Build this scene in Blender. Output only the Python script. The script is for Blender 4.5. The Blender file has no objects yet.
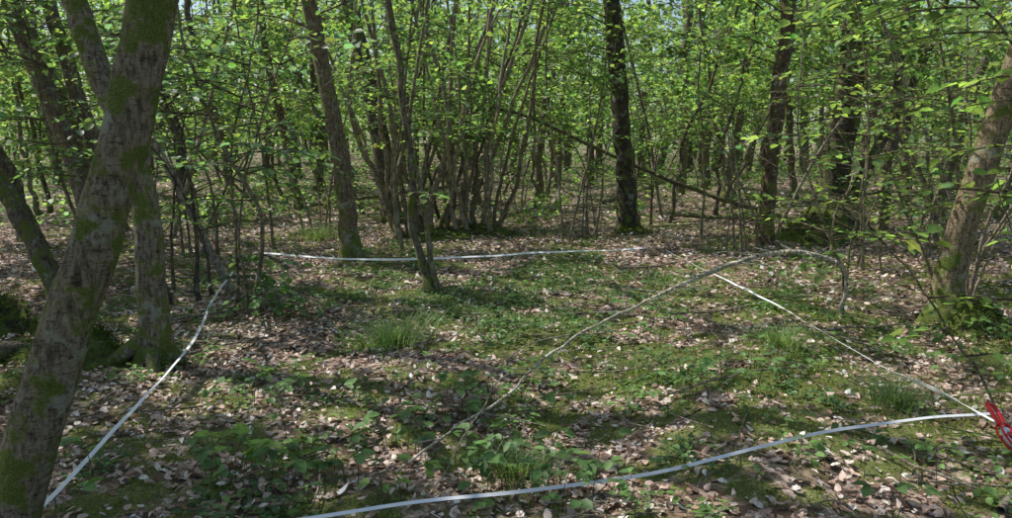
import bpy, math, numpy as np
from mathutils import Vector
R = np.random.default_rng(7)
EL, AZ = math.radians(55), math.radians(-66)      # sun: elevation, azimuth from +Y toward +X
S = np.array([math.sin(AZ)*math.cos(EL), math.cos(AZ)*math.cos(EL), math.sin(EL)])

# ------------------------------------------------------------------ helpers
def nrm(a):
    return a/np.maximum(np.linalg.norm(a, axis=-1, keepdims=True), 1e-9)
class Noise:
    def __init__(s, seed, wl, n=9):
        r = np.random.default_rng(seed); a = r.uniform(0, 2*np.pi, n)
        k = 2*np.pi/(wl*r.uniform(.6, 1.6, n)); s.kx = k*np.cos(a); s.ky = k*np.sin(a); s.p = r.uniform(0, 6.28, n)
    def __call__(s, x, y):
        x = np.asarray(x, float)[..., None]; y = np.asarray(y, float)[..., None]
        return np.sin(x*s.kx+y*s.ky+s.p).sum(-1)/math.sqrt(len(s.p)/2)   # ~unit variance
h1, h2, h3 = Noise(1, 2.6), Noise(2, .7), Noise(3, 25)
def H(x, y):
    x = np.asarray(x, float); y = np.asarray(y, float)
    d = np.sqrt(x*x+y*y)
    return .028*h1(x, y)+.009*h2(x, y)+.25*np.clip((d-16)/30, 0, 1)*h3(x, y)
g1, g2, g3 = Noise(11, 2.2), Noise(12, .65), Noise(13, .25)
def GREEN(x, y):
    x = np.asarray(x, float); y = np.asarray(y, float)
    b = .5*g1(x, y)+.7*g2(x, y)+.6*g3(x, y)-.25
    b = b+1.2*np.exp(-((x-.3)/1.6)**2-((y-7.4)/1.9)**2)+1.0*np.exp(-((x-1.)/1.6)**2-((y-4.8)/1.4)**2)+.6*np.exp(-((x-3.)/1.1)**2-((y-6.)/2.5)**2)
    b = b-1.0*np.exp(-((x+2.0)/.8)**2-((y-6.)/1.1)**2)
    return 1/(1+np.exp(-2.6*b))
l1, l2, l3 = Noise(21, 2.6), Noise(22, .9), Noise(23, .35)
GAPS = [(.65, 5.5, 1.3, 1.3, 3.8), (-1.8, 6.1, .8, .9, 4.), (0.2, 11.8, 4.5, 1.3, 2.2), (2.1, 7.4, 1., .9, 3.), (.5, 3.4, .4, .28, 2.4),
        (2.5, 4.9, .5, .5, 2.4), (3.6, 6.3, .5, .5, 2.2), (-1.3, 4.4, .4, .4, 2.), (2, 27, 18, 9, 1.4), (-5, 18, 4, 3, 1.), (-.3, 8.6, 1.2, .8, 1.8), (1.6, 4.1, .5, .3, 1.8), (-.6, 3.6, .4, .3, 1.6)]
def LIT(x, y):
    b = .6*l1(x, y)+.7*l2(x, y)+.5*l3(x, y)-.28
    for cx, cy, rx, ry, s in GAPS:
        b = b+s*np.exp(-((x-cx)/rx)**2-((y-cy)/ry)**2)
    b = b+1.1*np.clip((np.asarray(y)-11)/5, 0, 1)
    return 1/(1+np.exp(-9*b))
def keepmask(P):  # shapes the leaf cover: drops leaves that would shade chosen sun patches
    sx = P[:, 0]-P[:, 2]*S[0]/S[2]; sy = P[:, 1]-P[:, 2]*S[1]/S[2]
    return R.random(len(P)) > LIT(sx, sy)*.995

class MB:
    def __init__(s): s.V, s.F, s.C, s.M, s.n = [], [], [], [], 0
    def add(s, v, f, c, m):
        s.V.append(v); s.F.append(f+s.n); s.C.append(c); s.M.append(np.full(len(f), m)); s.n += len(v)
    def build(s, name, mats, smooth=True):
        V = np.concatenate(s.V).astype(np.float32); F = np.concatenate(s.F).astype(np.int32)
        C = np.concatenate(s.C).astype(np.float32); M = np.concatenate(s.M).astype(np.int32)
        me = bpy.data.meshes.new(name)
        me.vertices.add(len(V)); me.vertices.foreach_set('co', V.ravel())
        me.loops.add(len(F)*4); me.loops.foreach_set('vertex_index', F.ravel())
        me.polygons.add(len(F)); me.polygons.foreach_set('loop_start', np.arange(len(F), dtype=np.int32)*4)
        me.polygons.foreach_set('material_index', M)
        me.polygons.foreach_set('use_smooth', np.full(len(F), smooth))
        for m in mats: me.materials.append(m)
        me.update(calc_edges=True)
        a = me.color_attributes.new('col', 'FLOAT_COLOR', 'POINT'); a.data.foreach_set('color', C.ravel())
        ob = bpy.data.objects.new(name, me); bpy.context.scene.collection.objects.link(ob)
        return ob

def leaves(mb, P, D, N, L, W, col, hi=True, mat=1, fold=.15, droop=.12):
    n = len(P)
    if n == 0: return
    D = nrm(D); Sd = nrm(np.cross(D, N)); N = np.cross(Sd, D)
    L = np.broadcast_to(L, (n,))[:, None]; W = np.broadcast_to(W, (n,))[:, None]*L
    fo = np.broadcast_to(fold, (n,))[:, None]; dr = np.broadcast_to(droop, (n,))[:, None]
    if hi:
        tip = P+D*L-N*L*dr
        v = np.stack([P, P+D*L*.28+Sd*W*.46+N*W*fo, P+D*L*.68+Sd*W*.42+N*W*fo-N*L*dr*.45, tip,
                      P+D*L*.68-Sd*W*.42+N*W*fo-N*L*dr*.45, P+D*L*.28-Sd*W*.46+N*W*fo], 1).reshape(-1, 3)
        b = np.arange(n)[:, None]*6
        f = np.concatenate([b+np.array([0, 1, 2, 3]), b+np.array([0, 3, 4, 5])]); k = 6
    else:
        v = np.stack([P, P+D*L*.45+Sd*W*.5+N*W*fo, P+D*L-N*L*dr, P+D*L*.45-Sd*W*.5+N*W*fo], 1).reshape(-1, 3)
        b = np.arange(n)[:, None]*4; f = b+np.array([0, 1, 2, 3]); k = 4
    c = np.concatenate([col, np.zeros((n, 1))], 1); c = np.repeat(c, k, 0)
    mb.add(v, f, c, mat)

def cat(pts, n):
    pts = np.asarray(pts, float); m = len(pts)
    if m == 2:
        t = np.linspace(0, 1, n)[:, None]; return pts[0]*(1-t)+pts[1]*t
    e = np.concatenate([[2*pts[0]-pts[1]], pts, [2*pts[-1]-pts[-2]]])
    u = np.linspace(0, m-1-1e-6, n); i = u.astype(int); t = (u-i)[:, None]
    a, b, c, d = e[i], e[i+1], e[i+2], e[i+3]
    return .5*((2*b)+(-a+c)*t+(2*a-5*b+4*c-d)*t*t+(-a+3*b-3*c+d)*t**3)

def tube(mb, P, r, seg=6, col=(.15, .12, .09), moss=0., mat=0, flare=0., rough=0., wob=0.):
    P = np.array(P, float); n = len(P); r = np.broadcast_to(r, (n,)).astype(float).copy()
    if wob: 
        w = R.normal(0, wob, (n, 3)); w = (w+np.roll(w, 1, 0)+np.roll(w, 2, 0))/1.7; w[0] = 0; P = P+w*np.array([1, 1, .2])
    T = nrm(np.gradient(P, axis=0)); mT = np.abs(T.mean(0)); ref = np.zeros(3); ref[np.argmin(mT)] = 1
    U = nrm(np.cross(T, ref)); Wv = np.cross(T, U)
    th = np.linspace(0, 2*np.pi, seg, endpoint=False); rr = np.repeat(r[:, None], seg, 1)
    if flare:
        z = P[:, 2]-P[0, 2]; e = np.exp(-np.maximum(z-.05, 0)/.16)[:, None]; ph = R.uniform(0, 6)
        rr = rr*(1+flare*e*(1+.55*np.sin(3*th+ph)+.35*np.sin(5*th+2*ph)))
    if rough:
        ph = R.uniform(0, 6, 6); s = np.arange(n)[:, None]
        rr = rr*(1+rough*(np.sin(2*th+s*.21+ph[0])+.7*np.sin(3*th-s*.37+ph[1])+.5*np.sin(th+s*.8+ph[2]))+rough*.6*R.normal(0, 1, (n, seg)))
    v = P[:, None]+rr[..., None]*(np.cos(th)[None, :, None]*U[:, None]+np.sin(th)[None, :, None]*Wv[:, None])
    i = np.arange(n-1)[:, None]*seg; j = np.arange(seg)[None]; j2 = (j+1) % seg
    f = np.stack([i+j, i+j2, i+seg+j2, i+seg+j], -1).reshape(-1, 4)
    ms = np.broadcast_to(moss, (n,)); c = np.zeros((n, seg, 4)); c[..., :3] = col; c[..., 3] = ms[:, None]
    mb.add(v.reshape(-1, 3), f, c.reshape(-1, 4), mat)
    return P

GR = np.array([.108, .200, .058]); YG = np.array([.168, .265, .066]); BG = np.array([.095, .185, .095])
def lcol(n, mixy=.3, mixb=.2, v=.27):
    a = R.random((n, 1)); c = np.where(a < mixy, YG, np.where(a < mixy+mixb, BG, GR))
    return c*np.exp(R.normal(0, v, (n, 1)))*np.exp(R.normal(0, .08, (n, 3)))

def leafy_branch(mb, p0, d, length, ls=.085, mixy=.3, mixb=.2, r0=.008, hi=True, col=(.2, .16, .11), sag=.25, bare=False):
    d = np.array(d, float); d /= np.linalg.norm(d); p0 = np.array(p0, float)
    n = max(5, int(length/.12)); t = np.linspace(0, 1, n)[:, None]
    side = nrm(np.cross(d, [0, 0, 1.])+1e-6)
    P = p0+d*length*t-np.array([0, 0, 1])*sag*length*t**2+side*length*.12*np.sin(t*R.uniform(2, 4))*R.choice([-1, 1])
    tube(mb, P, np.linspace(r0, .0015, n), 4, col)
    LP, LD = [], []
    for i in range(1, n):
        s = 1 if i % 2 else -1
        dd = nrm(P[i]-P[i-1])
        LP.append(P[i]); LD.append(dd*.6+side*s*.9)
        if i < n-1 and R.random() < .75:
            tl = length*(1-i/n)*R.uniform(.25, .6)+.08
            m = max(2, int(tl/.07)); td = nrm(dd*.75+side*s*R.uniform(.5, 1)+np.array([0, 0, R.normal(0, .15)]))
            q = P[i]+td*tl*np.linspace(0, 1, m+1)[:, None]-np.array([0, 0, .12])*tl*np.linspace(0, 1, m+1)[:, None]**2
            tube(mb, q, np.linspace(r0*.4, .001, m+1), 3, col)
            sd = nrm(np.cross(td, [0, 0, 1.])+1e-6)
            for k in range(1, m+1):
                LP.append(q[k]); LD.append(td*.7+sd*(1 if k % 2 else -1)*.8 if k < m else td)
    if bare: return
    LP = np.array(LP); LD = np.array(LD); k = len(LP)
    LD = LD+R.normal(0, .2, (k, 3)); LD[:, 2] -= .18
    N = np.array([0, 0, 1.])+R.normal(0, .35, (k, 3))
    leaves(mb, LP, LD, N, ls*R.uniform(.5, 1.2, k), .75, lcol(k, mixy, mixb), hi)

def sprays(mb, C, per, size, ls, mixy=.3, mixb=.15, flat=.14, hi=False, filt=True):
    C = np.asarray(C, float); m = len(C); n = m*per
    if n == 0: return
    a = R.uniform(0, 6.28, m); s = size*R.uniform(.5, 1.3, m)
    ll = R.normal(0, .5, (m, per)); cr = R.normal(0, .27, (m, per)); tz = R.normal(0, .22, m)
    x = (ll*np.cos(a)[:, None]-cr*np.sin(a)[:, None])*s[:, None]; y = (ll*np.sin(a)[:, None]+cr*np.cos(a)[:, None])*s[:, None]
    z = R.normal(0, flat, (m, per))*s[:, None]+ll*tz[:, None]*s[:, None]
    P = (C[:, None]+np.stack([x, y, z], -1)).reshape(-1, 3)
    col = lcol(n, mixy, mixb)*np.repeat(np.exp(R.normal(0, .22, m)), per)[:, None]
    if filt: k = keepmask(P)
    else: k = np.ones(n, bool)
    k &= P[:, 2] > .08
    P = P[k]; col = col[k]; n = len(P)
    b = R.uniform(0, 6.28, n); D = np.stack([np.cos(b), np.sin(b), R.normal(-.25, .3, n)], -1)
    N = np.array([0, 0, 1.])+R.normal(0, .45, (n, 3))
    leaves(mb, P, D, N, ls*R.uniform(.6, 1.3, n), .8, col, hi)

# ------------------------------------------------------------------ materials
def newmat(name):
    m = bpy.data.materials.new(name); m.use_nodes = True; nt = m.node_tree; nt.nodes.clear()
    return m, nt, nt.nodes, nt.links
def mixc(nt, a, b, fac, mode='MIX'):
    n = nt.nodes.new('ShaderNodeMix'); n.data_type = 'RGBA'; n.blend_type = mode
    for s, v in ((n.inputs[6], a), (n.inputs[7], b), (n.inputs[0], fac)):
        if isinstance(v, bpy.types.NodeSocket): nt.links.new(v, s)
        elif isinstance(v, (int, float)): s.default_value = v
        else: s.default_value = (*v, 1)
    return n.outputs[2]
def noise(nt, vec, scale, det=4, rough=.6):
    n = nt.nodes.new('ShaderNodeTexNoise'); n.inputs['Scale'].default_value = scale; n.inputs['Detail'].default_value = det
    n.inputs['Roughness'].default_value = rough; nt.links.new(vec, n.inputs['Vector']); return n.outputs['Fac']
def rng(nt, v, a, b, c=0., d=1.):
    n = nt.nodes.new('ShaderNodeMapRange'); nt.links.new(v, n.inputs[0])
    for i, x in enumerate((a, b, c, d)): n.inputs[i+1].default_value = x
    return n.outputs[0]
def mth(nt, op, a, b):
    n = nt.nodes.new('ShaderNodeMath'); n.operation = op
    for s, v in ((n.inputs[0], a), (n.inputs[1], b)):
        if isinstance(v, bpy.types.NodeSocket): nt.links.new(v, s)
        else: s.default_value = v
    return n.outputs[0]

def leaf_material(name, trans=.5, tcol=(2.9, 2.65, 1.9), rough=.45, spec=.4):
    m, nt, N, L = newmat(name)
    at = N.new('ShaderNodeAttribute'); at.attribute_name = 'col'
    tc = N.new('ShaderNodeTexCoord'); nz = noise(nt, tc.outputs['Object'], 40, 2)
    c = mixc(nt, at.outputs['Color'], mixc(nt, at.outputs['Color'], (.7, .7, .7), 1., 'MULTIPLY'), rng(nt, nz, .45, .65))
    p = N.new('ShaderNodeBsdfPrincipled'); p.inputs['Roughness'].default_value = rough
    p.inputs['Specular IOR Level'].default_value = spec
    L.new(c, p.inputs['Base Color'])
    o = N.new('ShaderNodeOutputMaterial')
    t = N.new('ShaderNodeBsdfTranslucent'); L.new(mixc(nt, c, tcol, 1., 'MULTIPLY'), t.inputs['Color'])
    mx = N.new('ShaderNodeMixShader'); mx.inputs[0].default_value = trans
    L.new(p.outputs[0], mx.inputs[1]); L.new(t.outputs[0], mx.inputs[2]); L.new(mx.outputs[0], o.inputs[0])
    return m
M_LEAF = leaf_material('green_leaf')
M_GRASS = leaf_material('grass_blade', .4, (2.4, 2.3, 1.4), .5)
M_PLANT = leaf_material('ground_plant_leaf', .35, (2.2, 2.1, 1.2), .5, .35)
M_LITTER = leaf_material('dead_leaf', .1, (1.1, 1.0, .9), .55, .4)
M_MOSS = leaf_material('moss', .25, (1.6, 1.6, 1.), .8, .1)

def bark_material():
    m, nt, N, L = newmat('bark')
    at = N.new('ShaderNodeAttribute'); at.attribute_name = 'col'
    tc = N.new('ShaderNodeTexCoord'); ob = tc.outputs['Object']
    mp = N.new('ShaderNodeMapping'); mp.inputs['Scale'].default_value = (1, 1, .28); L.new(ob, mp.inputs[0]); v = mp.outputs[0]
    mp2 = N.new('ShaderNodeMapping'); mp2.inputs['Scale'].default_value = (.5, .5, 1.6); L.new(ob, mp2.inputs[0]); v2 = mp2.outputs[0]
    n1 = noise(nt, v, 42, 7, .75); n2 = noise(nt, ob, 7, 5, .65); n3 = noise(nt, ob, 5.5, 6, .7); n4 = noise(nt, ob, 150, 3, .7); n5 = noise(nt, v2, 45, 4, .7)
    c = mixc(nt, mixc(nt, at.outputs['Color'], (.33, .31, .28), 1., 'MULTIPLY'), at.outputs['Color'], rng(nt, n1, .41, .57))
    c = mixc(nt, mixc(nt, c, (.42, .38, .33), 1., 'MULTIPLY'), c, rng(nt, n5, .37, .47))
    c = mixc(nt, c, mixc(nt, c, (1.5, 1.42, 1.25), 1., 'MULTIPLY'), rng(nt, n2, .48, .6))
    lich = mth(nt, 'MULTIPLY', rng(nt, n3, .575, .605), rng(nt, n4, .35, .6, .35, .9))
    c = mixc(nt, c, (.40, .43, .32), lich)
    mo = mth(nt, 'ADD', at.outputs['Alpha'], mth(nt, 'MULTIPLY', rng(nt, n2, .3, .7, -1, 1), .85))
    mo = mth(nt, 'ADD', mo, mth(nt, 'MULTIPLY', rng(nt, n4, .3, .7, -1, 1), .25))
    mo = rng(nt, mo, .36, .58)
    mc = mixc(nt, (.06, .09, .018), (.22, .28, .055), rng(nt, n4, .35, .65))
    c = mixc(nt, c, mc, mo)
    p = N.new('ShaderNodeBsdfPrincipled'); p.inputs['Roughness'].default_value = .88; p.inputs['Specular IOR Level'].default_value = .25
    L.new(c, p.inputs['Base Color'])
    hgt = mth(nt, 'ADD', n1, mth(nt, 'ADD', mth(nt, 'MULTIPLY', n5, .8), mth(nt, 'MULTIPLY', n4, .4)))
    b = N.new('ShaderNodeBump'); b.inputs['Strength'].default_value = 1.; b.inputs['Distance'].default_value = .025
    L.new(hgt, b.inputs['Height']); L.new(b.outputs[0], p.inputs['Normal'])
    o = N.new('ShaderNodeOutputMaterial'); L.new(p.outputs[0], o.inputs[0]); return m
M_BARK = bark_material()
TM = [M_BARK, M_LEAF]

def ground_material():
    m, nt, N, L = newmat('forest_floor')
    at = N.new('ShaderNodeAttribute'); at.attribute_name = 'col'
    tc = N.new('ShaderNodeTexCoord'); ob = tc.outputs['Object']
    vo = N.new('ShaderNodeTexVoronoi'); vo.inputs['Scale'].default_value = 17; L.new(ob, vo.inputs['Vector'])
    sp = N.new('ShaderNodeSeparateColor'); L.new(vo.outputs['Color'], sp.inputs[0])
    cr = N.new('ShaderNodeValToRGB'); L.new(sp.outputs[0], cr.inputs[0]); e = cr.color_ramp.elements
    cr.color_ramp.interpolation = 'CONSTANT'
    e[0].color = (.09, .062, .043, 1); e[1].position = .2; e[1].color = (.22, .15, .105, 1)
    for p_, c_ in ((.4, (.39, .28, .22)), (.65, (.50, .39, .325)), (.88, (.15, .098, .068))):
        x = e.new(p_); x.color = (*c_, 1)
    n2 = noise(nt, ob, 28, 4, .7); n3 = noise(nt, ob, 90, 3); n0 = noise(nt, ob, .6, 5, .6)
    c = mixc(nt, cr.outputs[0], (.08, .057, .04), rng(nt, n2, .48, .66))
    mo = mth(nt, 'ADD', at.outputs['Alpha'], mth(nt, 'MULTIPLY', rng(nt, n2, .3, .7, -1, 1), .3))
    mo = mth(nt, 'MAXIMUM', rng(nt, mo, .45, .8, 0, .9), mth(nt, 'MULTIPLY', rng(nt, n0, .50, .60), rng(nt, n2, .35, .55)))
    c = mixc(nt, c, mixc(nt, (.06, .085, .022), (.19, .22, .06), rng(nt, n3, .35, .65)), mo)
    p = N.new('ShaderNodeBsdfPrincipled'); p.inputs['Roughness'].default_value = .9; p.inputs['Specular IOR Level'].default_value = .2
    L.new(c, p.inputs['Base Color'])
    b = N.new('ShaderNodeBump'); b.inputs['Strength'].default_value = .8; b.inputs['Distance'].default_value = .03
    L.new(mth(nt, 'ADD', n2, sp.outputs[1]), b.inputs['Height']); L.new(b.outputs[0], p.inputs['Normal'])
    o = N.new('ShaderNodeOutputMaterial'); L.new(p.outputs[0], o.inputs[0]); return m
M_GROUND = ground_material()
def plain(name, col, rough=.5, var=.15, sc=30):
    m, nt, N, L = newmat(name); tc = N.new('ShaderNodeTexCoord')
    n = noise(nt, tc.outputs['Object'], sc, 4)
    p = N.new('ShaderNodeBsdfPrincipled'); p.inputs['Roughness'].default_value = rough
    L.new(mixc(nt, col, tuple(x*(1-var*2.5) for x in col), rng(nt, n, .4, .75)), p.inputs['Base Color'])
    o = N.new('ShaderNodeOutputMaterial'); L.new(p.outputs[0], o.inputs[0]); return m
M_TAPE = plain('white_tape', (.85, .85, .87), .75, .04, 12)
M_RED = plain('red_plastic', (.62, .015, .02), .35, .06)

# ------------------------------------------------------------------ ground
xs = np.concatenate([-np.geomspace(300, 9.3, 45), np.linspace(-9, 9, 181), np.geomspace(9.3, 300, 45)])
ys = np.concatenate([-np.geomspace(200, 1.2, 25), np.linspace(-1, 20, 211), np.geomspace(20.3, 400, 60)])
X, Y = np.meshgrid(xs, ys); V = np.stack([X, Y, H(X, Y)], -1).reshape(-1, 3)
nx, ny = len(xs), len(ys); i = np.arange(ny-1)[:, None]*nx; j = np.arange(nx-1)[None]
F = np.stack([i+j, i+j+1, i+nx+j+1, i+nx+j], -1).reshape(-1, 4)
C = np.zeros((len(V), 4)); C[:, 3] = GREEN(V[:, 0], V[:, 1])
mb = MB(); mb.add(V, F, C, 0); mb.build('ground', [M_GROUND])

# leaf litter
mb = MB()
pal = np.array([[.64, .49, .42], [.52, .37, .29], [.36, .23, .165], [.78, .68, .61], [.22, .135, .095], [.58, .42, .34], [.70, .55, .48]])
for (x0, x1, y0, y1, n, ls) in ((-5, 5.5, .8, 7, 50000, .043), (-9, 9, 7, 14, 36000, .058), (-18, 18, 14, 28, 16000, .10)):
    x = R.uniform(x0, x1, n); y = R.uniform(y0, y1, n); g = GREEN(x, y)
    k = R.random(n) > np.clip(g*1.2-.26, 0, .86); x, y = x[k], y[k]; n = len(x)
    a = R.uniform(0, 6.28, n)
    P = np.stack([x, y, H(x, y)+R.uniform(.004, .03, n)], -1)
    D = np.stack([np.cos(a), np.sin(a), R.normal(0, .22, n)], -1); N = np.array([0, 0, 1.])+R.normal(0, .33, (n, 3))
    c = pal[R.integers(0, len(pal), n)]*np.exp(R.normal(0, .2, (n, 1)))
    leaves(mb, P, D, N, ls*R.uniform(.5, 1.4, n), R.uniform(.45, .8, n), np.minimum(c, .8), True, 0, R.normal(.05, .25, n), R.normal(.05, .25, n))
mb.build('leaf_litter', [M_LITTER])

# moss tufts
mb = MB(); gm = Noise(77, .22)
for (x0, x1, y0, y1, n, ls) in ((-5, 5.5, 1, 6.5, 140000, .016), (-8, 8, 6.5, 13, 70000, .026)):
    x = R.uniform(x0, x1, n); y = R.uniform(y0, y1, n); g = GREEN(x, y)+.12*R.normal(0, 1, n)+.22*gm(x, y)
    k = g > .61; x, y = x[k], y[k]; n = len(x); a = R.uniform(0, 6.28, n)
    D = np.stack([np.cos(a)*.7, np.sin(a)*.7, R.uniform(.2, 1.2, n)], -1)
    c = np.array([.22, .26, .06])*np.exp(R.normal(0, .3, (n, 1)))
    leaves(mb, np.stack([x, y, H(x, y)+.014*R.random(n)], -1), D, R.normal(0, 1, (n, 3)), ls*R.uniform(.6, 1.4, n), .55, c, False, 0)
mb.build('moss_patches', [M_MOSS])

# ground plants : rosettes of leaves
def rosettes(mb, x, y, k, ls, hgt, base, wr=.75, hv=.25, up=.35):
    n = len(x); z = H(x, y); hh = hgt*R.uniform(.4, 1.3, n)
    for i in range(k):
        a = R.uniform(0, 6.28, n); rr = R.uniform(.1, 1., n)*ls*.7
        P = np.stack([x+np.cos(a)*rr, y+np.sin(a)*rr, z+hh*R.uniform(.5, 1, n)], -1)
        D = np.stack([np.cos(a), np.sin(a), R.normal(up*.3, .25, n)], -1); N = np.array([0, 0, 1.])+R.normal(0, .3, (n, 3))
        leaves(mb, P, D, N, ls*R.uniform(.6, 1.3, n), wr, base*np.exp(R.normal(0, hv, (n, 1))), True, 0, .12, .12)
mb = MB(); q1 = Noise(31, .8)
x = R.uniform(-4.5, 5, 30000); y = R.uniform(2, 13, 30000); g = .6*g1(x, y)+.7*q1(x, y)+2.4*np.exp(-((x-.25)/1.5)**2-((y-7.8)/1.8)**2)
k = (g+R.normal(0, .3, len(x)) > 1.35); rosettes(mb, x[k], y[k], 3, .038, .05, np.array([.10, .19, .07]))
mb.build('ivy_groundcover', [M_PLANT])
mb = MB()
x = R.uniform(-4, 4.5, 7500); y = R.uniform(2.2, 9.5, 7500); g = Noise(35, 1.3)(x, y)+.6*Noise(36, .4)(x, y)+.9*np.exp(-((x-.4)/1.6)**2-((y-4.8)/1.3)**2)
k = g+R.normal(0, .25, len(x)) > 1.3; rosettes(mb, x[k], y[k], 4, .045, .08, np.array([.16, .27, .085]), .6)
mb.build('woodland_seedlings', [M_PLANT])
# low green growth on the far forest floor
mb = MB(); n = 1700; yy = R.uniform(13.5, 45, n); xx = R.uniform(-.85, .9, n)*yy; kk = (Noise(41, 6)(xx, yy)+.6*Noise(42, 2)(xx, yy)-.3*(np.abs(xx-1) < 5)*(yy < 20)) > .15
xx, yy = xx[kk], yy[kk]; sprays(mb, np.stack([xx, yy, H(xx, yy)+R.uniform(.1, .55, len(xx))], -1), 30, .9, .11, .35, .2, .14, filt=False)
mb.build('bramble_undergrowth', TM)

def bramble(name, cx, cy, rad, n, ls=.07, base=(.13, .24, .08), stem=.5):
    mb = MB(); base = np.array(base)
    for i in range(n):
        a = R.uniform(0, 6.28); r_ = rad*math.sqrt(R.random()); x, y = cx+r_*math.cos(a), cy+r_*math.sin(a)
        z = float(H(x, y)); hh = R.uniform(.06, .24); b = R.uniform(0, 6.28); q = np.array([x+.1*math.cos(b), y+.1*math.sin(b), z+hh])
        tube(mb, cat([[x, y, z], [x+.02*math.cos(b), y+.02*math.sin(b), z+hh*.7], q], 5), np.linspace(.0025, .0012, 5), 3, (.16, .18, .07), 0, 1)
        for s in (-1.25, 0, 1.25):
            D = np.array([[math.cos(b+s), math.sin(b+s), R.normal(-.05, .2)]])
            leaves(mb, q[None], D, np.array([[0, 0, 1.]])+R.normal(0, .25, (1, 3)), ls*R.uniform(.6, 1.2)*(1.15 if s == 0 else .9), .72, base[None]*math.exp(R.normal(0, .25)), True, 0)
    return mb.build(name, [M_PLANT, M_BARK])
for cx, cy, rd, n in ((-.45, 3.9, .4, 24), (-.1, 4.6, .45, 26), (.1, 3.35, .35, 36), (1.35, 4.7, .5, 26), (-1.5, 4.5, .3, 18), (-.75, 3.2, .3, 10),
                      (-2.2, 3.2, .4, 8), (2.4, 5.9, .5, 18), (-1.3, 3.4, .3, 8), (1.7, 3.2, .4, 9), (0.5, 2.95, .4, 6), (-2.0, 6.5, .35, 36), (3.2, 4.9, .5, 20), (1.0, 6.2, .5, 20), (4.2, 6.0, .5, 30), (-3.2, 9., .6, 24), (3.3, 8.4, .6, 24)):
    bramble('bramble_plant', cx, cy, rd, n)
bramble('pale_seedling', -1.28, 3.35, .12, 8, .075, (.24, .38, .08))
bramble('pale_seedling', -.5, 3.15, .12, 7, .065, (.22, .35, .10))
bramble('pale_seedling', -1.05, 3.7, .12, 6, .06, (.22, .35, .10))

def grass(name, cx, cy, rad, n, hgt, base=(.16, .25, .08)):
    mb = MB(); a = R.uniform(0, 6.28, n); rr = rad*np.abs(R.normal(0, .35, n)); x = cx+rr*np.cos(a); y = cy+rr*np.sin(a); z = H(x, y)
    hh = hgt*R.uniform(.5, 1.25, n); a2 = a+R.normal(0, .7, n); le = R.uniform(.35, 1.3, n)*hh; w = R.uniform(.0018, .0034, n)
    ts = np.array([0, .35, .7, 1.]); dx, dy = np.cos(a2), np.sin(a2); rows = []
    for t in ts:
        px = x+dx*le*t**1.7; py = y+dy*le*t**1.7; pz = z+hh*(t-.45*t**2.6); ww = w*(1-t*.92)
        rows.append(np.stack([px-dy*ww, py+dx*ww, pz], -1)); rows.append(np.stack([px+dy*ww, py-dx*ww, pz], -1))
    v = np.stack(rows, 1).reshape(-1, 3); b = np.arange(n)[:, None]*8
    f = np.concatenate([b+np.array([k, k+1, k+3, k+2]) for k in (0, 2, 4)])
    c = np.concatenate([np.array(base)*np.exp(R.normal(0, .25, (n, 1))), np.zeros((n, 1))], 1)
    mb.add(v, f, np.repeat(c, 8, 0), 0); return mb.build(name, [M_GRASS])
grass('grass_tuft', -.9, 5.75, .5, 520, .28, (.26, .38, .15)); grass('grass_tuft', 2.35, 4.35, .36, 460, .25, (.09, .16, .06)); grass('grass_tuft', 2.1, 5.6, .45, 340, .26, (.21, .31, .12))
grass('grass_tuft', .05, 3.45, .4, 380, .21, (.11, .18, .06)); grass('grass_tuft', -3.0, 12.0, .8, 450, .4, (.2, .3, .11)); grass('grass_tuft', .9, 5.1, .7, 220, .15); grass('grass_tuft', 3.6, 5.2, .6, 260, .22)
grass('grass_tuft', -1.6, 7.4, .7, 160, .16); grass('grass_tuft', 1.9, 8.6, .9, 200, .18)

# twigs on the floor
mb = MB()
for i in range(520):
    y = R.uniform(2.4, 14); x = R.uniform(-.75, .75)*y+0; L_ = R.uniform(.12, .9); a = R.uniform(0, 6.28)
    t = np.linspace(-.5, .5, 6); px = x+np.cos(a)*L_*t+R.normal(0, .012, 6); py = y+np.sin(a)*L_*t+R.normal(0, .012, 6)
    r0 = R.uniform(.002, .007)
    tube(mb, np.stack([px, py, H(px, py)+.03+R.uniform(0, .02)], -1), np.linspace(r0, r0*.4, 6), 4, np.array([.48, .42, .35])*R.uniform(.3, 1.3), 0)
for (a, b, r0) in (((2.15, 3.05), (3.1, 3.75), .02), ((2.35, 3.2), (2.75, 3.1), .009), ((2.0, 3.3), (2.5, 3.28), .007), ((-2.6, 5.2), (-1.9, 5.9), .012), ((-3.1, 6.4), (-2.2, 6.9), .012), ((2.6, 6.0), (3.6, 6.5), .012), ((-4, 8.5), (-2, 9.0), .018), ((1.4, 9.3), (2.8, 9.9), .014), ((1.0, 4.4), (2.1, 5.0), .009), ((1.9, 3.6), (2.3, 3.1), .01), ((1.5, 6.6), (3.0, 7.2), .01), ((3.0, 5.4), (2.2, 6.6), .009), ((-2.8, 7.6), (-1.6, 7.0), .009)):
    t = np.linspace(0, 1, 9); px = a[0]+(b[0]-a[0])*t+R.normal(0, .012, 9); py = a[1]+(b[1]-a[1])*t+R.normal(0, .012, 9)
    tube(mb, np.stack([px, py, H(px, py)+.045], -1), np.linspace(r0, r0*.5, 9), 6, (.46, .41, .33), 0)
mb.build('fallen_twigs', [M_BARK])

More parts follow.
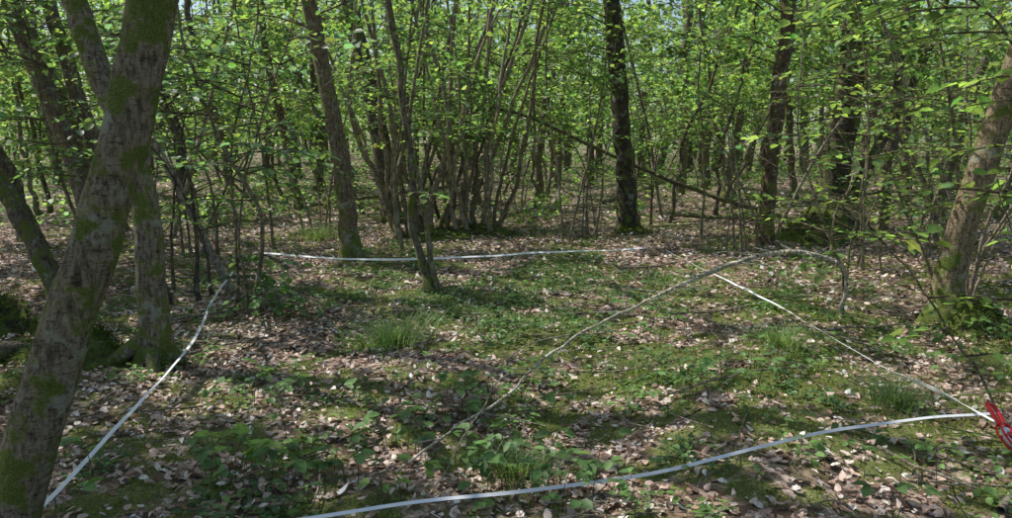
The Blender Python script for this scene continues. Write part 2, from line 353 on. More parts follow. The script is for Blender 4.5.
# ------------------------------------------------------------------ trees
def crown(mb, top, h0, rad, n, ls=.12, limbs=7, col=(.14, .12, .09), base=None):
    top = np.array(top, float)
    for i in range(limbs):
        a = i*2.4+R.uniform(-.4, .4); z0 = h0+(top[2]-h0)*R.uniform(0, .8); f = np.clip((z0-h0)/(top[2]-h0+.01), 0, 1)
        st = base(z0) if base else np.array([top[0], top[1], z0]); ln = rad*R.uniform(.6, 1.1)
        e = st+np.array([math.cos(a)*ln, math.sin(a)*ln, ln*R.uniform(.25, .8)])
        P = cat([st, (st+e)/2+R.normal(0, .12, 3), e], 8); tube(mb, P, np.linspace(.045, .008, 8), 5, col)
        m = max(2, n//(limbs*40))
        t = R.uniform(.3, 1.1, m)[:, None]; Cn = st+(e-st)*t+R.normal(0, 1, (m, 3))*np.array([.55, .55, .3])*rad*.35
        sprays(mb, Cn, 40, .9, ls)

def tree(pts, r0, r1, top=10, tint=(.16, .135, .10), moss=.2, mossh=.6, seg=16, flare=.35, rough=.02, cr=None, sprz=None, wob=.01, ls=.11, r_exp=.8, tk=1.65):
    pts = [list(p) for p in pts]; b = pts[0]; b[2] = float(H(b[0], b[1]))-.06
    p, q = np.array(pts[-1]), np.array(pts[-2]); d = (p-q)/max(p[2]-q[2], .1)
    tint = tuple(np.array(tint)*tk)
    while pts[-1][2] < top:
        l = np.array(pts[-1]); d = d*np.array([.75, .75, 1]); dz = 1.6
        pts.append(list(l+np.array([d[0]*dz, d[1]*dz, dz])+R.normal(0, .08, 3)*np.array([1, 1, 0])))
    n = int(10+top*7); P = cat(pts, n); z = P[:, 2]-P[0, 2]; r = r0+(r1-r0)*np.clip(z/top, 0, 1)**r_exp
    r[-1] = .004
    mm = moss+mossh*np.exp(-z/.35); mb = MB()
    P = tube(mb, P, r, seg, tint, mm, 0, flare, rough, wob)
    def at(z0): return P[min(len(P)-1, int(np.searchsorted(P[:, 2], z0)))].copy()
    if cr: crown(mb, P[-1], cr[0], cr[1], cr[2], cr[3] if len(cr) > 3 else .13, base=at, col=tint)
    if sprz:   # low understory sprays carried on side branches
        za, zb, rd, m, per, sz = sprz
        Cn = []
        for i in range(m):
            z0 = R.uniform(za, zb); a = R.uniform(0, 6.28); ln = rd*R.uniform(.3, 1); st = at(z0)
            e = st+np.array([math.cos(a)*ln, math.sin(a)*ln, R.uniform(-.1, .5)*ln])
            tube(mb, cat([st, (st+e)/2+R.normal(0, .08, 3)+[0, 0, .1*ln], e], 6), np.linspace(.014, .003, 6), 4, tint)
            for t in (.55, 1.): Cn.append(st+(e-st)*t)
        sprays(mb, Cn, per, sz, ls, .4, .12, filt=st[1] < 10)
    return mb, P, at

def fin(name, mb): return mb.build(name, TM)

# foreground leaning tree (left)
mb, P, at = tree([(-1.98, 2.72, 0), (-1.73, 2.85, .85), (-1.52, 2.93, 1.5), (-1.34, 3.0, 2.15), (-1.13, 3.1, 3.0)], .100, .055, 10, (.19, .165, .115), .33, .15, 56, .12, .02, (4.5, 2.6, 1800), wob=.006, tk=1.9)
fin('leaning_tree', mb)
# second tree behind, forked with mossy root
mb, P, at = tree([(-2.56, 5.25, 0), (-2.52, 5.25, .5), (-2.60, 5.3, 1.5), (-2.85, 5.35, 2.15), (-3.05, 5.4, 2.85)], .105, .04, 9, (.18, .155, .115), .2, .65, 28, .35, .025, (4, 2.4, 1800), wob=.006, tk=1.9)
tube(mb, cat([(-2.57, 5.3, 1.3), (-2.5, 5.35, 2.), (-2.35, 5.4, 3.2), (-2.2, 5.5, 6)], 24), np.linspace(.06, .02, 24), 14, (.36, .31, .24), .2, 0, 0, .02)
for a, l in ((3.5, .4), (2.6, .3), (5.2, .25), (.3, .25)):
    p = np.array([-2.56, 5.25]); q = p+l*np.array([math.cos(a), math.sin(a)])
    tube(mb, cat([(p[0], p[1], .2), ((p[0]*.5+q[0]*.5), (p[1]*.5+q[1]*.5), .08), (q[0], q[1], -.04)], 10), np.linspace(.08, .03, 10), 10, (.28, .23, .17), .5, 0, 0, .05)
fin('forked_tree', mb)
# leaning dead poles
for pts, ra, rb_ in (([(-3.0, 8.05, -.05), (-3.35, 8.0, .8), (-3.75, 7.95, 1.72), (-4.1, 7.9, 2.3)], .05, .032), ([(-5.6, 12.5, -.05), (-5.0, 12.4, 1.6), (-4.4, 12.2, 3.2), (-3.9, 12, 4.6)], .04, .02),
                     ([(-1.9, 14.6, -.05), (-1.2, 14.4, 1.8), (-.3, 14.2, 3.8), (.2, 14, 5)], .04, .02), ([(3.3, 15.8, -.05), (2.9, 15.6, 1.8), (2.2, 15.2, 4.2), (2, 15, 5.2)], .035, .02), ([(6.2, 9.8, -.05), (5.6, 9.8, 1.3), (4.8, 9.8, 2.9), (4.3, 9.8, 4)], .03, .015),
                     ([(4.6, 12.8, -.05), (5.2, 12.6, 1.4), (6.4, 12.4, 3.2), (7, 12.2, 4.2)], .03, .015), ([(-3.0, 16, -.05), (-3.8, 16, 1.8), (-4.9, 16, 4.2), (-5.3, 16, 5)], .04, .02)):
    mb = MB(); tube(mb, cat(pts, 20), np.linspace(ra, rb_, 20), 10, np.array([.52, .47, .39])*(1 if pts[0][1] < 9 else R.uniform(.45, .9)), -.3, 0, 0, .03, .008)
    fin('leaning_dead_pole', mb)
# mossy stem leaning in from the left edge
mb, P, at = tree([(-4.45, 7.4, 0), (-4.65, 7.4, .5), (-5.05, 7.4, 1.3), (-5.7, 7.4, 2.4), (-6.2, 7.4, 3.6)], .10, .05, 8, (.14, .12, .09), .4, .4, 16, .3, .04, (4, 2.4, 1200)); fin('hazel_tree', mb)
mb, P, at = tree([(-7.1, 13, 0), (-7.5, 13, 1.5), (-8.2, 13, 3.8)], .2, .08, 11, (.16, .13, .11), .15, .4, 16, .3, .02, (4.5, 3, 1600), (2., 5, 2.5, 14, 40, .7)); fin('unseen_shade_tree', mb)
mb, P, at = tree([(-6.9, 13.3, 0), (-7.25, 13.3, 1.6), (-7.75, 13.3, 3.8)], .16, .06, 11, (.17, .14, .12), .15, .4, 16, .3, .02, (4.5, 3, 1200)); fin('unseen_shade_tree', mb)
mb, P, at = tree([(-2.06, 9.85, 0), (-2.08, 9.85, .4), (-2.12, 9.85, 1.1), (-2.26, 9.85, 2.1), (-2.52, 9.85, 3.5)], .125, .05, 10, (.17, .135, .095), .12, .75, 22, .7, .02, (4.2, 2.6, 2200), (2.6, 4, 1.8, 14, 40, .6), tk=1.85); fin('hornbeam_tree', mb)
mb, P, at = tree([(-2.3, 15, 0), (-2.45, 15, 1.5), (-2.75, 15, 3), (-3.1, 15, 4.5)], .21, .09, 12, (.11, .09, .075), .15, .3, 18, .3, .02, (4.5, 3, 1600), (2.4, 5, 2.4, 16, 40, .7)); fin('unseen_shade_tree', mb)
# coppiced hazel stool
mb = MB()
stems = [(405, 362, .06), (412, 380, .05), (420, 392, .035), (424, 408, .07), (432, 424, .045), (440, 446, .06), (446, 462, .05), (455, 470, .035), (462, 484, .055), (468, 500, .04), (474, 516, .05), (482, 530, .045), (492, 545, .055), (498, 562, .04), (415, 335, .04), (450, 436, .03), (470, 458, .03), (487, 505, .03), (409, 398, .05), (495, 530, .04), (430, 452, .05), (478, 420, .035), (402, 420, .035), (500, 552, .03), (440, 500, .03)]
for bx, tx, r_ in stems:
    tx = tx+R.normal(0, 14)
    x0 = (bx-506)/750*13*1.05-.1; x1 = (tx-506)/750*13.2-.15; y0 = 13+R.uniform(-.45, .45); y1 = y0+R.uniform(-1.5, 1.5)
    mid = x0+(x1-x0)*.35+R.normal(0, .2)
    pts = [(x0, y0, -.05), (x0+(mid-x0)*.3+R.normal(0, .08), y0, .6), (mid, (y0+y1)/2, 2.), (x1, y1, 4.1), (x1+(x1-x0)*.9, y1+(y1-y0)*.8, 7.)]
    Pp = cat(pts, 34); t = np.linspace(0, 1, 34); tint = np.array([.48, .41, .32])*R.uniform(.4, 1.15)
    tube(mb, Pp, r_*1.1*(1-.75*t)+.003, 10, tint, .0+.4*np.exp(-t*12), 0, .25, .03, .018)
    Cn = [Pp[int(k)]+R.normal(0, .7, 3)*[1, 1, .5] for k in R.uniform(16, 33, 11)]
    sprays(mb, Cn, 38, .65, .1)
    for k in range(6):
        kk = int(R.uniform(4, 20)); a = R.uniform(0, 6.28); leafy_branch(mb, Pp[kk], (math.cos(a), math.sin(a), .5), R.uniform(.5, 1.5), .09, bare=kk < 14)
fin('coppiced_hazel', mb)
# slender stem inside the plot, mossy foot, two stems
mb, P, at = tree([(-.76, 7.7, 0), (-.84, 7.7, .25), (-.98, 7.7, .75), (-.95, 7.7, 1.25), (-1.05, 7.7, 2.), (-1.18, 7.75, 3.05)], .04, .018, 7, (.16, .14, .10), .15, .7, 14, 1.0, .03, (3.4, 1.6, 600), wob=.01)
tube(mb, cat([(-.70, 7.7, -.03), (-.78, 7.72, .3), (-.83, 7.7, .9), (-.98, 7.75, 1.7), (-.85, 7.8, 2.6), (-.6, 7.9, 4)], 26), np.linspace(.034, .01, 26), 10, (.32, .28, .21), .1, 0, .5, .03, .008)
for z0 in (1.0, 1.7, 2.3, 2.6): a = R.uniform(0, 6.28); leafy_branch(mb, at(z0), (math.cos(a), math.sin(a), .3), .7, .085)
fin('hazel_sapling', mb)
mb, P, at = tree([(2.15, 13.2, 0), (2.12, 13.2, .6), (2.02, 13.2, 1.6), (1.90, 13.2, 2.8), (1.76, 13.2, 4.2)], .18, .08, 12, (.065, .055, .045), .1, .35, 24, .45, .035, (4.8, 3, 2000), (3.2, 5, 2.2, 12, 40, .7)); fin('unseen_shade_tree', mb)
mb, P, at = tree([(3.98, 11.5, 0), (4.0, 11.5, .6), (4.06, 11.5, 1.8), (4.15, 11.5, 3.6)], .13, .06, 11, (.12, .09, .062), .1, .5, 20, .5, .03, (4.4, 2.8, 1800), (2.6, 4, 2., 14, 40, .6)); fin('unseen_shade_tree', mb)
mb, P, at = tree([(5.6, 13, 0), (5.65, 13, 1.), (5.8, 13, 2.5), (5.85, 13, 4)], .27, .14, 12, (.065, .056, .042), .3, .5, 24, .7, .03, (4.4, 3, 1800), (2.2, 4.5, 2.6, 16, 40, .7))
tube(mb, cat([(5.75, 12.9, .1), (6.3, 12.9, 1.4), (7.0, 12.9, 3.), (7.6, 13, 5)], 20), np.linspace(.11, .05, 20), 12, (.14, .12, .09), .3, 0, 0, .03)
fin('unseen_shade_tree', mb)
mb, P, at = tree([(3.92, 6.55, 0), (3.98, 6.6, .5), (4.12, 6.6, 1.2), (4.28, 6.6, 1.9), (4.5, 6.6, 2.9)], .145, .06, 10, (.23, .18, .12), .16, .85, 30, .5, .025, (4.0, 2.6, 2200), wob=.005, r_exp=.5, tk=1.85)
fin('hornbeam_tree', mb)
# unseen trees added outside the frame so their crowns shade the plot
for x0, y0 in ((-6.2, 6.2), (-7.9, 9.6), (-5.2, 2.2), (-8.5, 4.5), (-4.2, -.8), (5.2, 3.2), (-6.8, 7.8), (-3.6, 1.0)):
    mb, P, at = tree([(x0, y0, 0), (x0+.1, y0, 1.5), (x0+R.normal(0, .3), y0+.2, 4)], .15, .07, 10.5, (.15, .13, .1), .2, .5, 16, .4, .02, (4.4, 3.2, 4400, .15)); fin('unseen_shade_tree', mb)
for (px, Yd, dx, r_, tint) in ((679, 22, -.1, .17, .17), (540, 20, .5, .12, .15), (706, 25, .2, .14, .13), (724, 21, .5, .12, .13), (884, 13.4, .15, .09, .13), (906, 16, .1, .1, .12), (943, 18, .9, .13, .13), (183, 16, -.3, .14, .08), (104, 18, -1.2, .16, .12), (28, 11.5, -1.3, .15, .12),
                               (557, 27, .1, .13, .14), (590, 30, -.2, .15, .12), (300, 17, -.5, .1, .14), (318, 24, .2, .16, .1), (230, 22, -.6, .13, .12), (268, 27, .3, .14, .12), (400, 26, .3, .15, .1), (640, 33, .2, .17, .12), (745, 30, .4, .15, .12), (795, 19, -.6, .1, .12), (862, 24, .5, .15, .1), (970, 26, .4, .16, .1), (60, 25, -.4, .16, .12), (1000, 15, .8, .12, .14), (1060, 20, .5, .15, .12), (-50, 17, -.5, .15, .12), (140, 32, .4, .17, .12), (450, 34, .3, .17, .1), (-40, 9.5, -.9, .14, .15), (1090, 9, .8, .15, .16)):
    x0 = (px-506)/750*Yd; tn = np.array([1, .82, .66])*tint
    mb, P, at = tree([(x0, Yd, 0), (x0+dx*.25+R.normal(0, .1), Yd, 1.4), (x0+dx+R.normal(0, .25), Yd, 4)], r_, r_*.4, R.uniform(9, 12), tn, .12, .5, 12, .3, .03, (4.8, 2.8, 450, .17), (2.0, 5, 2.8, int(14+Yd*.35), 34, .8), wob=.02, ls=.09+Yd*.003)
    fin('woodland_tree', mb)

# thin understory poles, mid distance
for i in range(50):
    Yd = R.uniform(14, 34); x0 = R.uniform(-.78, .82)*Yd; dx = R.normal(0, 1.2); tn = np.array([1, .84, .68])*R.uniform(.06, .2)
    mb, P, at = tree([(x0, Yd, 0), (x0+dx*.3+R.normal(0, .2), Yd+R.normal(0, .2), 1.5), (x0+dx, Yd+R.normal(0, .5), 4)], R.uniform(.03, .07), .015, R.uniform(5, 8), tn, .1, .4, 8, .3, .03, None, (1.4, 5, 2.0, 10, 34, .7), wob=.03, ls=.085+Yd*.003)
    fin('understory_sapling', mb)

# distant mass
mb = MB()
for i in range(240):
    Yd = R.uniform(32, 85); x0 = R.uniform(-.95, .95)*Yd; dx = R.normal(0, .9); z0 = float(H(x0, Yd)); r_ = R.uniform(.07, .24)
    tube(mb, cat([(x0, Yd, z0-.1), (x0+dx*.4, Yd, 4), (x0+dx, Yd, 11)], 9), np.linspace(r_, r_*.4, 9), 7, np.array([1, .86, .72])*R.uniform(.1, .3), .15)
n = 2300; Yd = R.uniform(34, 90, n); Cn = np.stack([R.uniform(-.95, .95, n)*Yd, Yd, np.abs(R.normal(0, .5, n))*15*(Yd/60)**.5+1.8], -1)
sprays(mb, Cn, 34, 2.2, .32, .4, .15, .22, filt=False)
n = 1000; Yd = R.uniform(28, 80, n); Cn = np.stack([R.uniform(-.95, .95, n)*Yd, Yd, R.uniform(.2, 3.2, n)], -1)
sprays(mb, Cn, 34, 1.4, .22, .35, .15, .25, filt=False)
n = 420; Yd = R.uniform(24, 50, n); Cn = np.stack([R.uniform(-.85, .85, n)*Yd, Yd, 1.6+Yd*R.uniform(.12, .24, n)], -1)
sprays(mb, Cn, 34, 1.8, .22, .35, .15, .22, filt=False)
fin('distant_trees', mb)

# near hazel saplings with detailed leaves --------------------------------
def sapling(name, stems, branches, tint=(.34, .29, .21), ls=.085, mixy=.3, mixb=.2, bare=0):
    mb = MB(); Ps = []
    for pts, r0, r1 in stems:
        P = cat(pts, 8*len(pts)); tube(mb, P, np.linspace(r0, r1, len(P)), 8, tint, .08, 0, .3, .03, .006); Ps.append(P)
    for s, f, az, el, ln in branches:
        P = Ps[s]; leafy_branch(mb, P[int(f*(len(P)-1))], (math.cos(az), math.sin(az), el), ln, ls*R.uniform(.8, 1.15), mixy, mixb, bare=R.random() < bare)
    return fin(name, mb)
rb = lambda s, fa, fb, n, la, lb, e=.25: [(s, R.uniform(fa, fb), R.uniform(0, 6.28), R.normal(e, .15), R.uniform(la, lb)) for _ in range(n)]
sapling('hazel_sapling', [([(-2.29, 6.66, -.03), (-2.18, 6.66, .9), (-2.47, 6.66, 1.51), (-2.73, 6.7, 2.2), (-2.87, 6.8, 2.84), (-3, 7, 4)], .022, .008),
                          ([(-2.52, 6.9, -.03), (-2.5, 6.9, .7), (-2.52, 6.95, 1.5), (-2.3, 7, 2.4), (-2.1, 7, 3.6)], .018, .006),
                          ([(-2.35, 6.75, -.03), (-2.42, 6.75, .8), (-2.25, 6.8, 1.6), (-1.9, 6.9, 2.6), (-1.7, 7, 3.6)], .014, .005)],
        rb(0, .35, .95, 20, .5, 1.1)+rb(1, .35, .95, 16, .5, 1.)+rb(2, .35, .95, 16, .5, 1.)+rb(0, .05, .2, 8, .25, .45, .1)+rb(1, .04, .2, 8, .25, .45, .1), ls=.095, mixb=.5, mixy=.1, bare=.15)
sapling('hazel_sapling', [([(-4.6, 8.2, -.03), (-4.5, 8.2, 1.), (-4.1, 8.2, 2.2), (-3.8, 8.2, 3.8)], .03, .01), ([(-4.5, 8.3, -.03), (-4.9, 8.3, 1.2), (-5.1, 8.3, 2.6), (-5.2, 8.3, 4)], .025, .01)],
        rb(0, .35, 1, 26, .6, 1.3)+rb(1, .35, 1, 26, .6, 1.3), mixb=.3, mixy=.25, ls=.095, bare=.2)
sapling('hazel_sapling', [([(-1.5, 10.8, -.03), (-1.6, 10.8, 1.), (-1.4, 10.8, 2.4), (-1.2, 10.6, 4.2)], .03, .01)], rb(0, .5, 1, 32, .6, 1.4), mixb=.15, mixy=.35, ls=.095)
sapling('hazel_sapling', [([(.9, 11.8, -.03), (.8, 11.8, 1.2), (.6, 11.6, 2.6), (.7, 11.4, 4.4)], .022, .01), ([(1.0, 11.9, -.03), (1.3, 11.8, 1.4), (1.5, 11.6, 2.9), (1.4, 11.4, 4.4)], .02, .01)], rb(0, .55, 1, 22, .6, 1.3)+rb(1, .55, 1, 22, .6, 1.3), mixb=.1, mixy=.45, ls=.095)
sapling('hazel_sapling', [([(3.2, 12.2, -.03), (3.2, 12.2, 1.2), (3.0, 12, 2.6), (3.1, 11.8, 4.4)], .022, .01), ([(-3.6, 11.5, -.03), (-3.7, 11.5, 1.4), (-3.9, 11.4, 2.9), (-4, 11.4, 4.4)], .02, .01)], rb(0, .5, 1, 26, .6, 1.3)+rb(1, .4, 1, 28, .6, 1.3), mixb=.1, mixy=.45, ls=.095, bare=.15)
# right-hand saplings
sapling('hazel_sapling', [([(3.08, 6.78, -.03), (3.1, 6.75, .3), (2.95, 6.7, .65), (2.75, 6.7, 1.1), (2.6, 6.8, 1.8), (2.7, 7, 3.)], .016, .006),
                          ([(3.12, 6.8, -.03), (3.2, 6.9, .6), (3.35, 7, 1.3), (3.3, 7.1, 2.3), (3.1, 7.1, 3.2)], .013, .005)], rb(0, .4, 1, 20, .4, .9)+rb(1, .4, 1, 24, .5, 1.1), mixy=.5, mixb=.1, ls=.085, bare=.3)
sapling('hazel_sapling', [([(5.0, 8.3, -.03), (5.0, 8.3, 1.), (4.7, 8.2, 2.2), (4.2, 8, 3.4)], .03, .01), ([(5.1, 8.4, -.03), (5.4, 8.4, 1.2), (5.7, 8.3, 2.6), (5.6, 8.3, 4)], .025, .01), ([(4.9, 8.4, -.03), (4.5, 8.5, .9), (4.0, 8.5, 1.9), (3.6, 8.4, 3)], .02, .008)],
        rb(0, .25, 1, 28, .6, 1.3)+rb(1, .25, 1, 28, .6, 1.3)+rb(2, .3, 1, 26, .6, 1.2), mixy=.5, mixb=.1, ls=.09, bare=.2)
sapling('hazel_sapling', [([(4.2, 5.1, -.03), (4.05, 5.1, .8), (3.7, 5.1, 1.6), (3.2, 5., 2.3), (2.6, 4.9, 2.7)], .02, .006), ([(4.3, 5.2, -.03), (4.4, 5.2, 1.1), (4.2, 5.2, 2.), (3.9, 5.2, 2.9)], .02, .006), ([(3.9, 5.0, -.03), (3.85, 5.0, .5), (3.6, 4.9, 1.1), (3.2, 4.8, 1.5)], .01, .004)],
        [(0, f, 2.6+R.normal(0, .8), .1, R.uniform(.5, 1.)) for f in (.5, .6, .65, .72, .76, .8, .83, .86, .89, .92, .95, .98)]+rb(1, .3, 1, 30, .4, .9)+rb(2, .15, 1, 16, .3, .6, .1), mixy=.65, mixb=.05, ls=.1, bare=.1)
sapling('arching_sapling', [([(2.78, 3.92, -.03), (2.62, 3.95, .3), (2.42, 4.0, .58), (2.13, 4., .96), (1.83, 4., 1.2), (1.57, 4.05, 1.27)], .008, .003),
                            ([(2.9, 4.0, -.03), (2.86, 4.0, .5), (2.75, 4., 1.0), (2.6, 4., 1.4)], .006, .003)],
        [(0, .5, .2, .2, .4), (0, .42, 3.6, .1, .3), (0, .7, .6, .1, .4), (0, .3, .2, .2, .45), (1, .5, 2.9, .1, .35), (1, .75, 0., .2, .5), (1, .95, 2.5, .2, .45), (1, .6, .6, 0, .4), (1, .4, .3, .1, .4), (1, .3, .1, .1, .4)], ls=.1, mixy=.6, mixb=.05)
# leafless suppressed shoots
for x0, y0, n in ((4.4, 9.4, 5), (3.4, 10.6, 5), (5.6, 10.2, 5), (1.5, 12.6, 4), (-4.2, 10.2, 5), (-5.4, 11, 4), (2.8, 14.6, 5), (6.8, 11.4, 5), (-3.3, 7.6, 4), (.2, 15.5, 5), (4.6, 7.2, 4), (-3.2, 12.6, 5)):
    st = []
    for k in range(n):
        dx, dy = R.normal(0, .9, 2); h = R.uniform(1.8, 4.2); b = R.normal(0, .15, 2)
        st.append(([(x0+b[0], y0+b[1], -.03), (x0+b[0]+dx*.15, y0+b[1]+dy*.1, h*.3), (x0+dx*.5+R.normal(0, .15), y0+dy*.4, h*.65), (x0+dx*1.1, y0+dy, h)], R.uniform(.012, .026), .004))
    sapling('bare_sapling', st, sum([rb(k, .15, .95, 10, .3, 1.1, .4) for k in range(n)], []), tint=tuple(np.array([.42, .36, .28])*R.uniform(.4, 1.2)), ls=.085, mixy=.5, bare=.75)

# long arched dead stem crossing the plot
mb = MB(); pth = [(3.08, 6.76, -.03), (3.02, 6.55, .38), (2.8, 6.3, .58), (2.42, 6.34, .66), (2.1, 6.36, .60), (1.85, 6.15, .57), (1.6, 6.1, .48), (1.3, 5.75, .46), (1.02, 5.58, .36), (.7, 5.1, .37), (.43, 4.86, .28), (.2, 4.4, .26), (-.03, 4.05, .16), (-.3, 3.65, .12), (-.53, 3.38, .02)]
PL = (.82, .80, .66)
rr = np.interp(np.linspace(0, 1, 80), [0, .3, .42, .55, .7, 1], [.014, .022, .019, .011, .008, .006])
P = cat(pth, 80); P = tube(mb, P, rr, 7, PL, -.6, 0, 0, .12, .010)
for k in list(range(12, 46, 1))+[48, 52, 55, 58, 61, 64, 67, 70, 74]:
    a = R.normal(-2.4, 1.4); l = R.uniform(.06, .38); q = P[k]+np.array([math.cos(a)*l, math.sin(a)*l, R.uniform(-.08, .10)])
    tube(mb, cat([P[k], (P[k]+q)/2+R.normal(0, .025, 3), q], 6), np.linspace(.006, .0018, 6), 4, np.array(PL)*R.uniform(.5, 1), -.6)
P2 = cat([(.12, 4.25, .24), (-.02, 4.0, .3), (-.15, 3.7, .2), (-.3, 3.3, .03)], 20); tube(mb, P2, np.linspace(.006, .003, 20), 5, (.45, .41, .32), -.3, wob=.006)
tube(mb, cat([(.43, 4.86, .32), (.1, 4.6, .3), (-.2, 4.2, .1)], 12), np.linspace(.005, .002, 12), 5, (.45, .41, .32), -.3, wob=.006)
tube(mb, cat([(1.3, 5.3, .03), (.7, 4.9, .05), (.1, 4.75, .12), (-.4, 4.9, .1)], 16), np.linspace(.006, .002, 16), 5, (.45, .41, .32), -.3, wob=.006)
fin('arched_dead_branch', mb)
# leaning fallen stem behind central tree & logs
mb = MB(); P = cat([(-.6, 14.3, 2.3), (.54, 14.2, 1.97), (1.75, 14.2, 1.42), (2.7, 14.1, 1.), (3.6, 14.1, .66), (4.55, 14.1, .35), (5.4, 14.1, .12)], 40)
tube(mb, P, np.linspace(.025, .05, 40), 10, (.20, .17, .12), .3, 0, 0, .04, .02)
for k in (8, 14, 20, 26, 30):
    q = P[k]+np.array([R.normal(0, .4), R.normal(0, .3), R.uniform(.3, .9)]); tube(mb, cat([P[k], (P[k]+q)/2+R.normal(0, .05, 3), q], 6), np.linspace(.018, .004, 6), 5, (.2, .17, .13), .2)
fin('fallen_stem', mb)
for a, b, r_ in (((3.4, 15.6, .1), (5.6, 15.2, .12), .05), ((-3.8, 14.5, .35), (-.6, 15.2, .75), .04), ((5.4, 16, .2), (8.5, 15.3, .5), .05), ((-5.2, 4.6, .08), (-3.2, 5.4, .1), .09), ((2.2, 17, .2), (4.4, 18, .9), .05)):
    mb = MB(); P = cat([a, tuple((np.array(a)+b)/2+R.normal(0, .05, 3)), b], 20); tube(mb, P, np.linspace(r_, r_*.7, 20), 10, (.32, .27, .21), .3, 0, 0, .05, .01); fin('fallen_log', mb)

# mossy stumps
def stump(x, y, r_, h, name='mossy_stump'):
    mb = MB(); n = 14; seg = 26; z0 = float(H(x, y)); th = np.linspace(0, 2*np.pi, seg, endpoint=False); ph = R.uniform(0, 6)
    v = []
    for i in range(n):
        t = i/(n-1); ang = t*math.pi/2; rr = r_*(math.cos(ang)**.6)*(1+.18*np.sin(3*th+ph)+.1*np.sin(5*th-ph)+.05*R.normal(0, 1, seg)); rr = rr*(1+.6*math.exp(-t*6))
        v.append(np.stack([x+rr*np.cos(th), y+rr*np.sin(th), np.full(seg, z0-.05+h*math.sin(ang))+.02*R.normal(0, 1, seg)], -1))
    v = np.concatenate(v); i = np.arange(n-1)[:, None]*seg; j = np.arange(seg)[None]; j2 = (j+1) % seg
    f = np.stack([i+j, i+j2, i+seg+j2, i+seg+j], -1).reshape(-1, 4); c = np.tile([.12, .1, .07, .62], (len(v), 1)); mb.add(v, f, c, 0)
    m = 3000; k = R.integers(0, len(v), m); P = v[k]+R.normal(0, .02, (m, 3)); ctr = np.array([x, y, z0]); D = nrm(P-ctr)+R.normal(0, .4, (m, 3))
    leaves(mb, P, D, R.normal(0, 1, (m, 3)), .03, .4, np.array([.08, .115, .025])*np.exp(R.normal(0, .3, (m, 1))), False, 1)
    mb.build(name, [M_BARK, M_MOSS])
stump(4.95, 12.0, .4, .45); stump(4.1, 6.5, .28, .2); stump(-3.15, 5.3, .3, .28); stump(-4.3, 6.0, .3, .4); stump(5.5, 12.5, .5, .65); stump(-.6, 12.9, .8, .18); stump(2.2, 12.9, .3, .12); stump(-3.4, 4.2, .25, .2)

# ------------------------------------------------------------------ tapes
def tape(pts, seed, w=.009, lift=.085, b0=.5, am=.5):
    n = 90; p3 = [(a, b, 0) for a, b in pts]; P = cat(p3, n); s = np.linspace(0, 1, n)
    P[:, 2] = H(P[:, 0], P[:, 1])*.35+lift+.008*np.sin(s*13+seed)
    T = nrm(np.gradient(P, axis=0)); side = nrm(np.cross(T, [0, 0, 1.])); up = np.cross(side, T)
    tw = b0+am*np.sin(s*7+seed)+am*.7*np.sin(s*19+seed*2)
    d = side*np.cos(tw)[:, None]+up*np.sin(tw)[:, None]; nn = -side*np.sin(tw)[:, None]+up*np.cos(tw)[:, None]
    rows = [P-d*w+nn*.0012, P+d*w+nn*.0012, P+d*w-nn*.0012, P-d*w-nn*.0012]
    v = np.stack(rows, 1).reshape(-1, 3); i = np.arange(n-1)[:, None]*4; j = np.arange(4)[None]; j2 = (j+1) % 4
    f = np.stack([i+j, i+j2, i+4+j2, i+4+j], -1).reshape(-1, 4); mb = MB(); mb.add(v, f, np.zeros((len(v), 4)), 0); return mb.build('measuring_tape', [M_TAPE], False)
tape([(-3.14, 8.5), (-2.79, 7.0), (-2.42, 5.72), (-2.18, 4.6), (-2.0, 3.5), (-1.9, 2.86), (-1.8, 2.1)], 1, .010, .11)
tape([(-3.2, 9.75), (-2.25, 9.3), (-1.5, 9.22), (-.715, 9.3), (.19, 9.68), (1.1, 9.95), (1.95, 10.3)], 2, .013, .14, -.75, .3)
tape([(2.2, 10.2), (2.37, 8.04), (2.47, 6.03), (2.53, 4.95), (2.6, 4.29), (2.62, 3.75)], 3, .011, .11)
tape([(2.8, 4.05), (2.38, 3.95), (1.8, 3.73), (1.21, 3.47), (.61, 3.21), (.06, 3.06), (-.44, 2.95), (-1.25, 2.75)], 4, .008, .095, .9, .25)

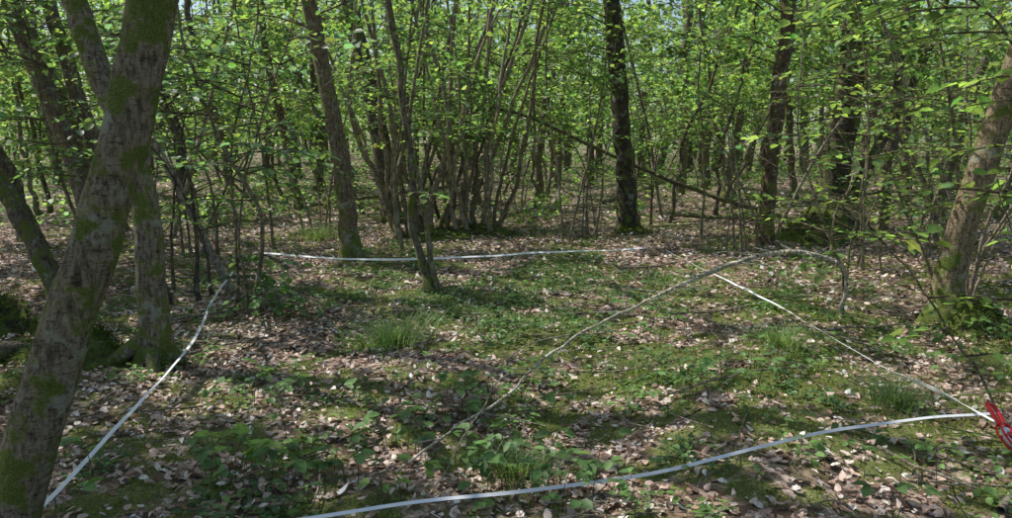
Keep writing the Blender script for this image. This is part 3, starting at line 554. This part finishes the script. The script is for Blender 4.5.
# tape reel (red, open frame, handle and crank)
def reel(x, y):
    e = bpy.data.objects.new('tape_reel', None); bpy.context.scene.collection.objects.link(e)
    def ring(nm, Rr, r_, off, mat, n=40):
        mb = MB(); t = np.linspace(0, 2*np.pi, n); tube(mb, np.stack([np.cos(t)*Rr, np.full(n, off), np.sin(t)*Rr], -1), r_, 8, mat=0); o = mb.build(nm, [mat]); o.parent = e
    ring('rim', .075, .006, -.014, M_RED); ring('rim_back', .075, .006, .014, M_RED); ring('hub', .02, .009, 0, M_RED)
    ring('wound_tape', .045, .015, 0, M_TAPE)
    mb = MB()
    for k in range(3):
        a = k*2.094
        for off in (-.014, .014): tube(mb, [(0, off, 0), (math.cos(a)*.075, off, math.sin(a)*.075)], .006, 6)
    o = mb.build('spokes', [M_RED]); o.parent = e
    mb = MB(); tube(mb, cat([(-.03, 0, -.07), (-.035, 0, -.13), (-.03, 0, -.19), (.03, 0, -.19), (.035, 0, -.13), (.03, 0, -.07)], 30), .011, 8); o = mb.build('handle', [M_RED]); o.parent = e
    mb = MB(); tube(mb, cat([(0, -.02, 0), (.04, -.025, .02), (.045, -.06, .02)], 10), .005, 6); o = mb.build('crank', [M_RED]); o.parent = e
    e.location = (x, y, float(H(x, y))+.08); e.rotation_euler = (math.radians(48), math.radians(200), math.radians(25))
reel(2.56, 3.62)

# ------------------------------------------------------------------ light, camera
sc = bpy.context.scene
w = bpy.data.worlds.new('World'); sc.world = w; w.use_nodes = True; nt = w.node_tree
bg = nt.nodes['Background']; sk = nt.nodes.new('ShaderNodeTexSky'); sk.sky_type = 'NISHITA'; sk.sun_disc = False
sk.sun_elevation = EL; sk.sun_rotation = AZ; nt.links.new(sk.outputs[0], bg.inputs[0]); bg.inputs[1].default_value = .15
sk.dust_density = 1.5
sd = bpy.data.lights.new('sun', 'SUN'); sd.energy = 5; sd.angle = math.radians(.5); sd.color = (1, .96, .89)
so = bpy.data.objects.new('sun', sd); sc.collection.objects.link(so); so.rotation_euler = Vector(tuple(S)).to_track_quat('Z', 'Y').to_euler()
cd = bpy.data.cameras.new('camera'); cd.sensor_width = 36; cd.lens = 26.69; cd.clip_end = 1000; cd.clip_start = .05
co = bpy.data.objects.new('camera', cd); sc.collection.objects.link(co); co.location = (0, 0, 1.6); co.rotation_euler = (math.radians(81), 0, 0)
sc.camera = co
sc.view_settings.view_transform = 'Standard'; sc.view_settings.look = 'None'; sc.view_settings.exposure = 0
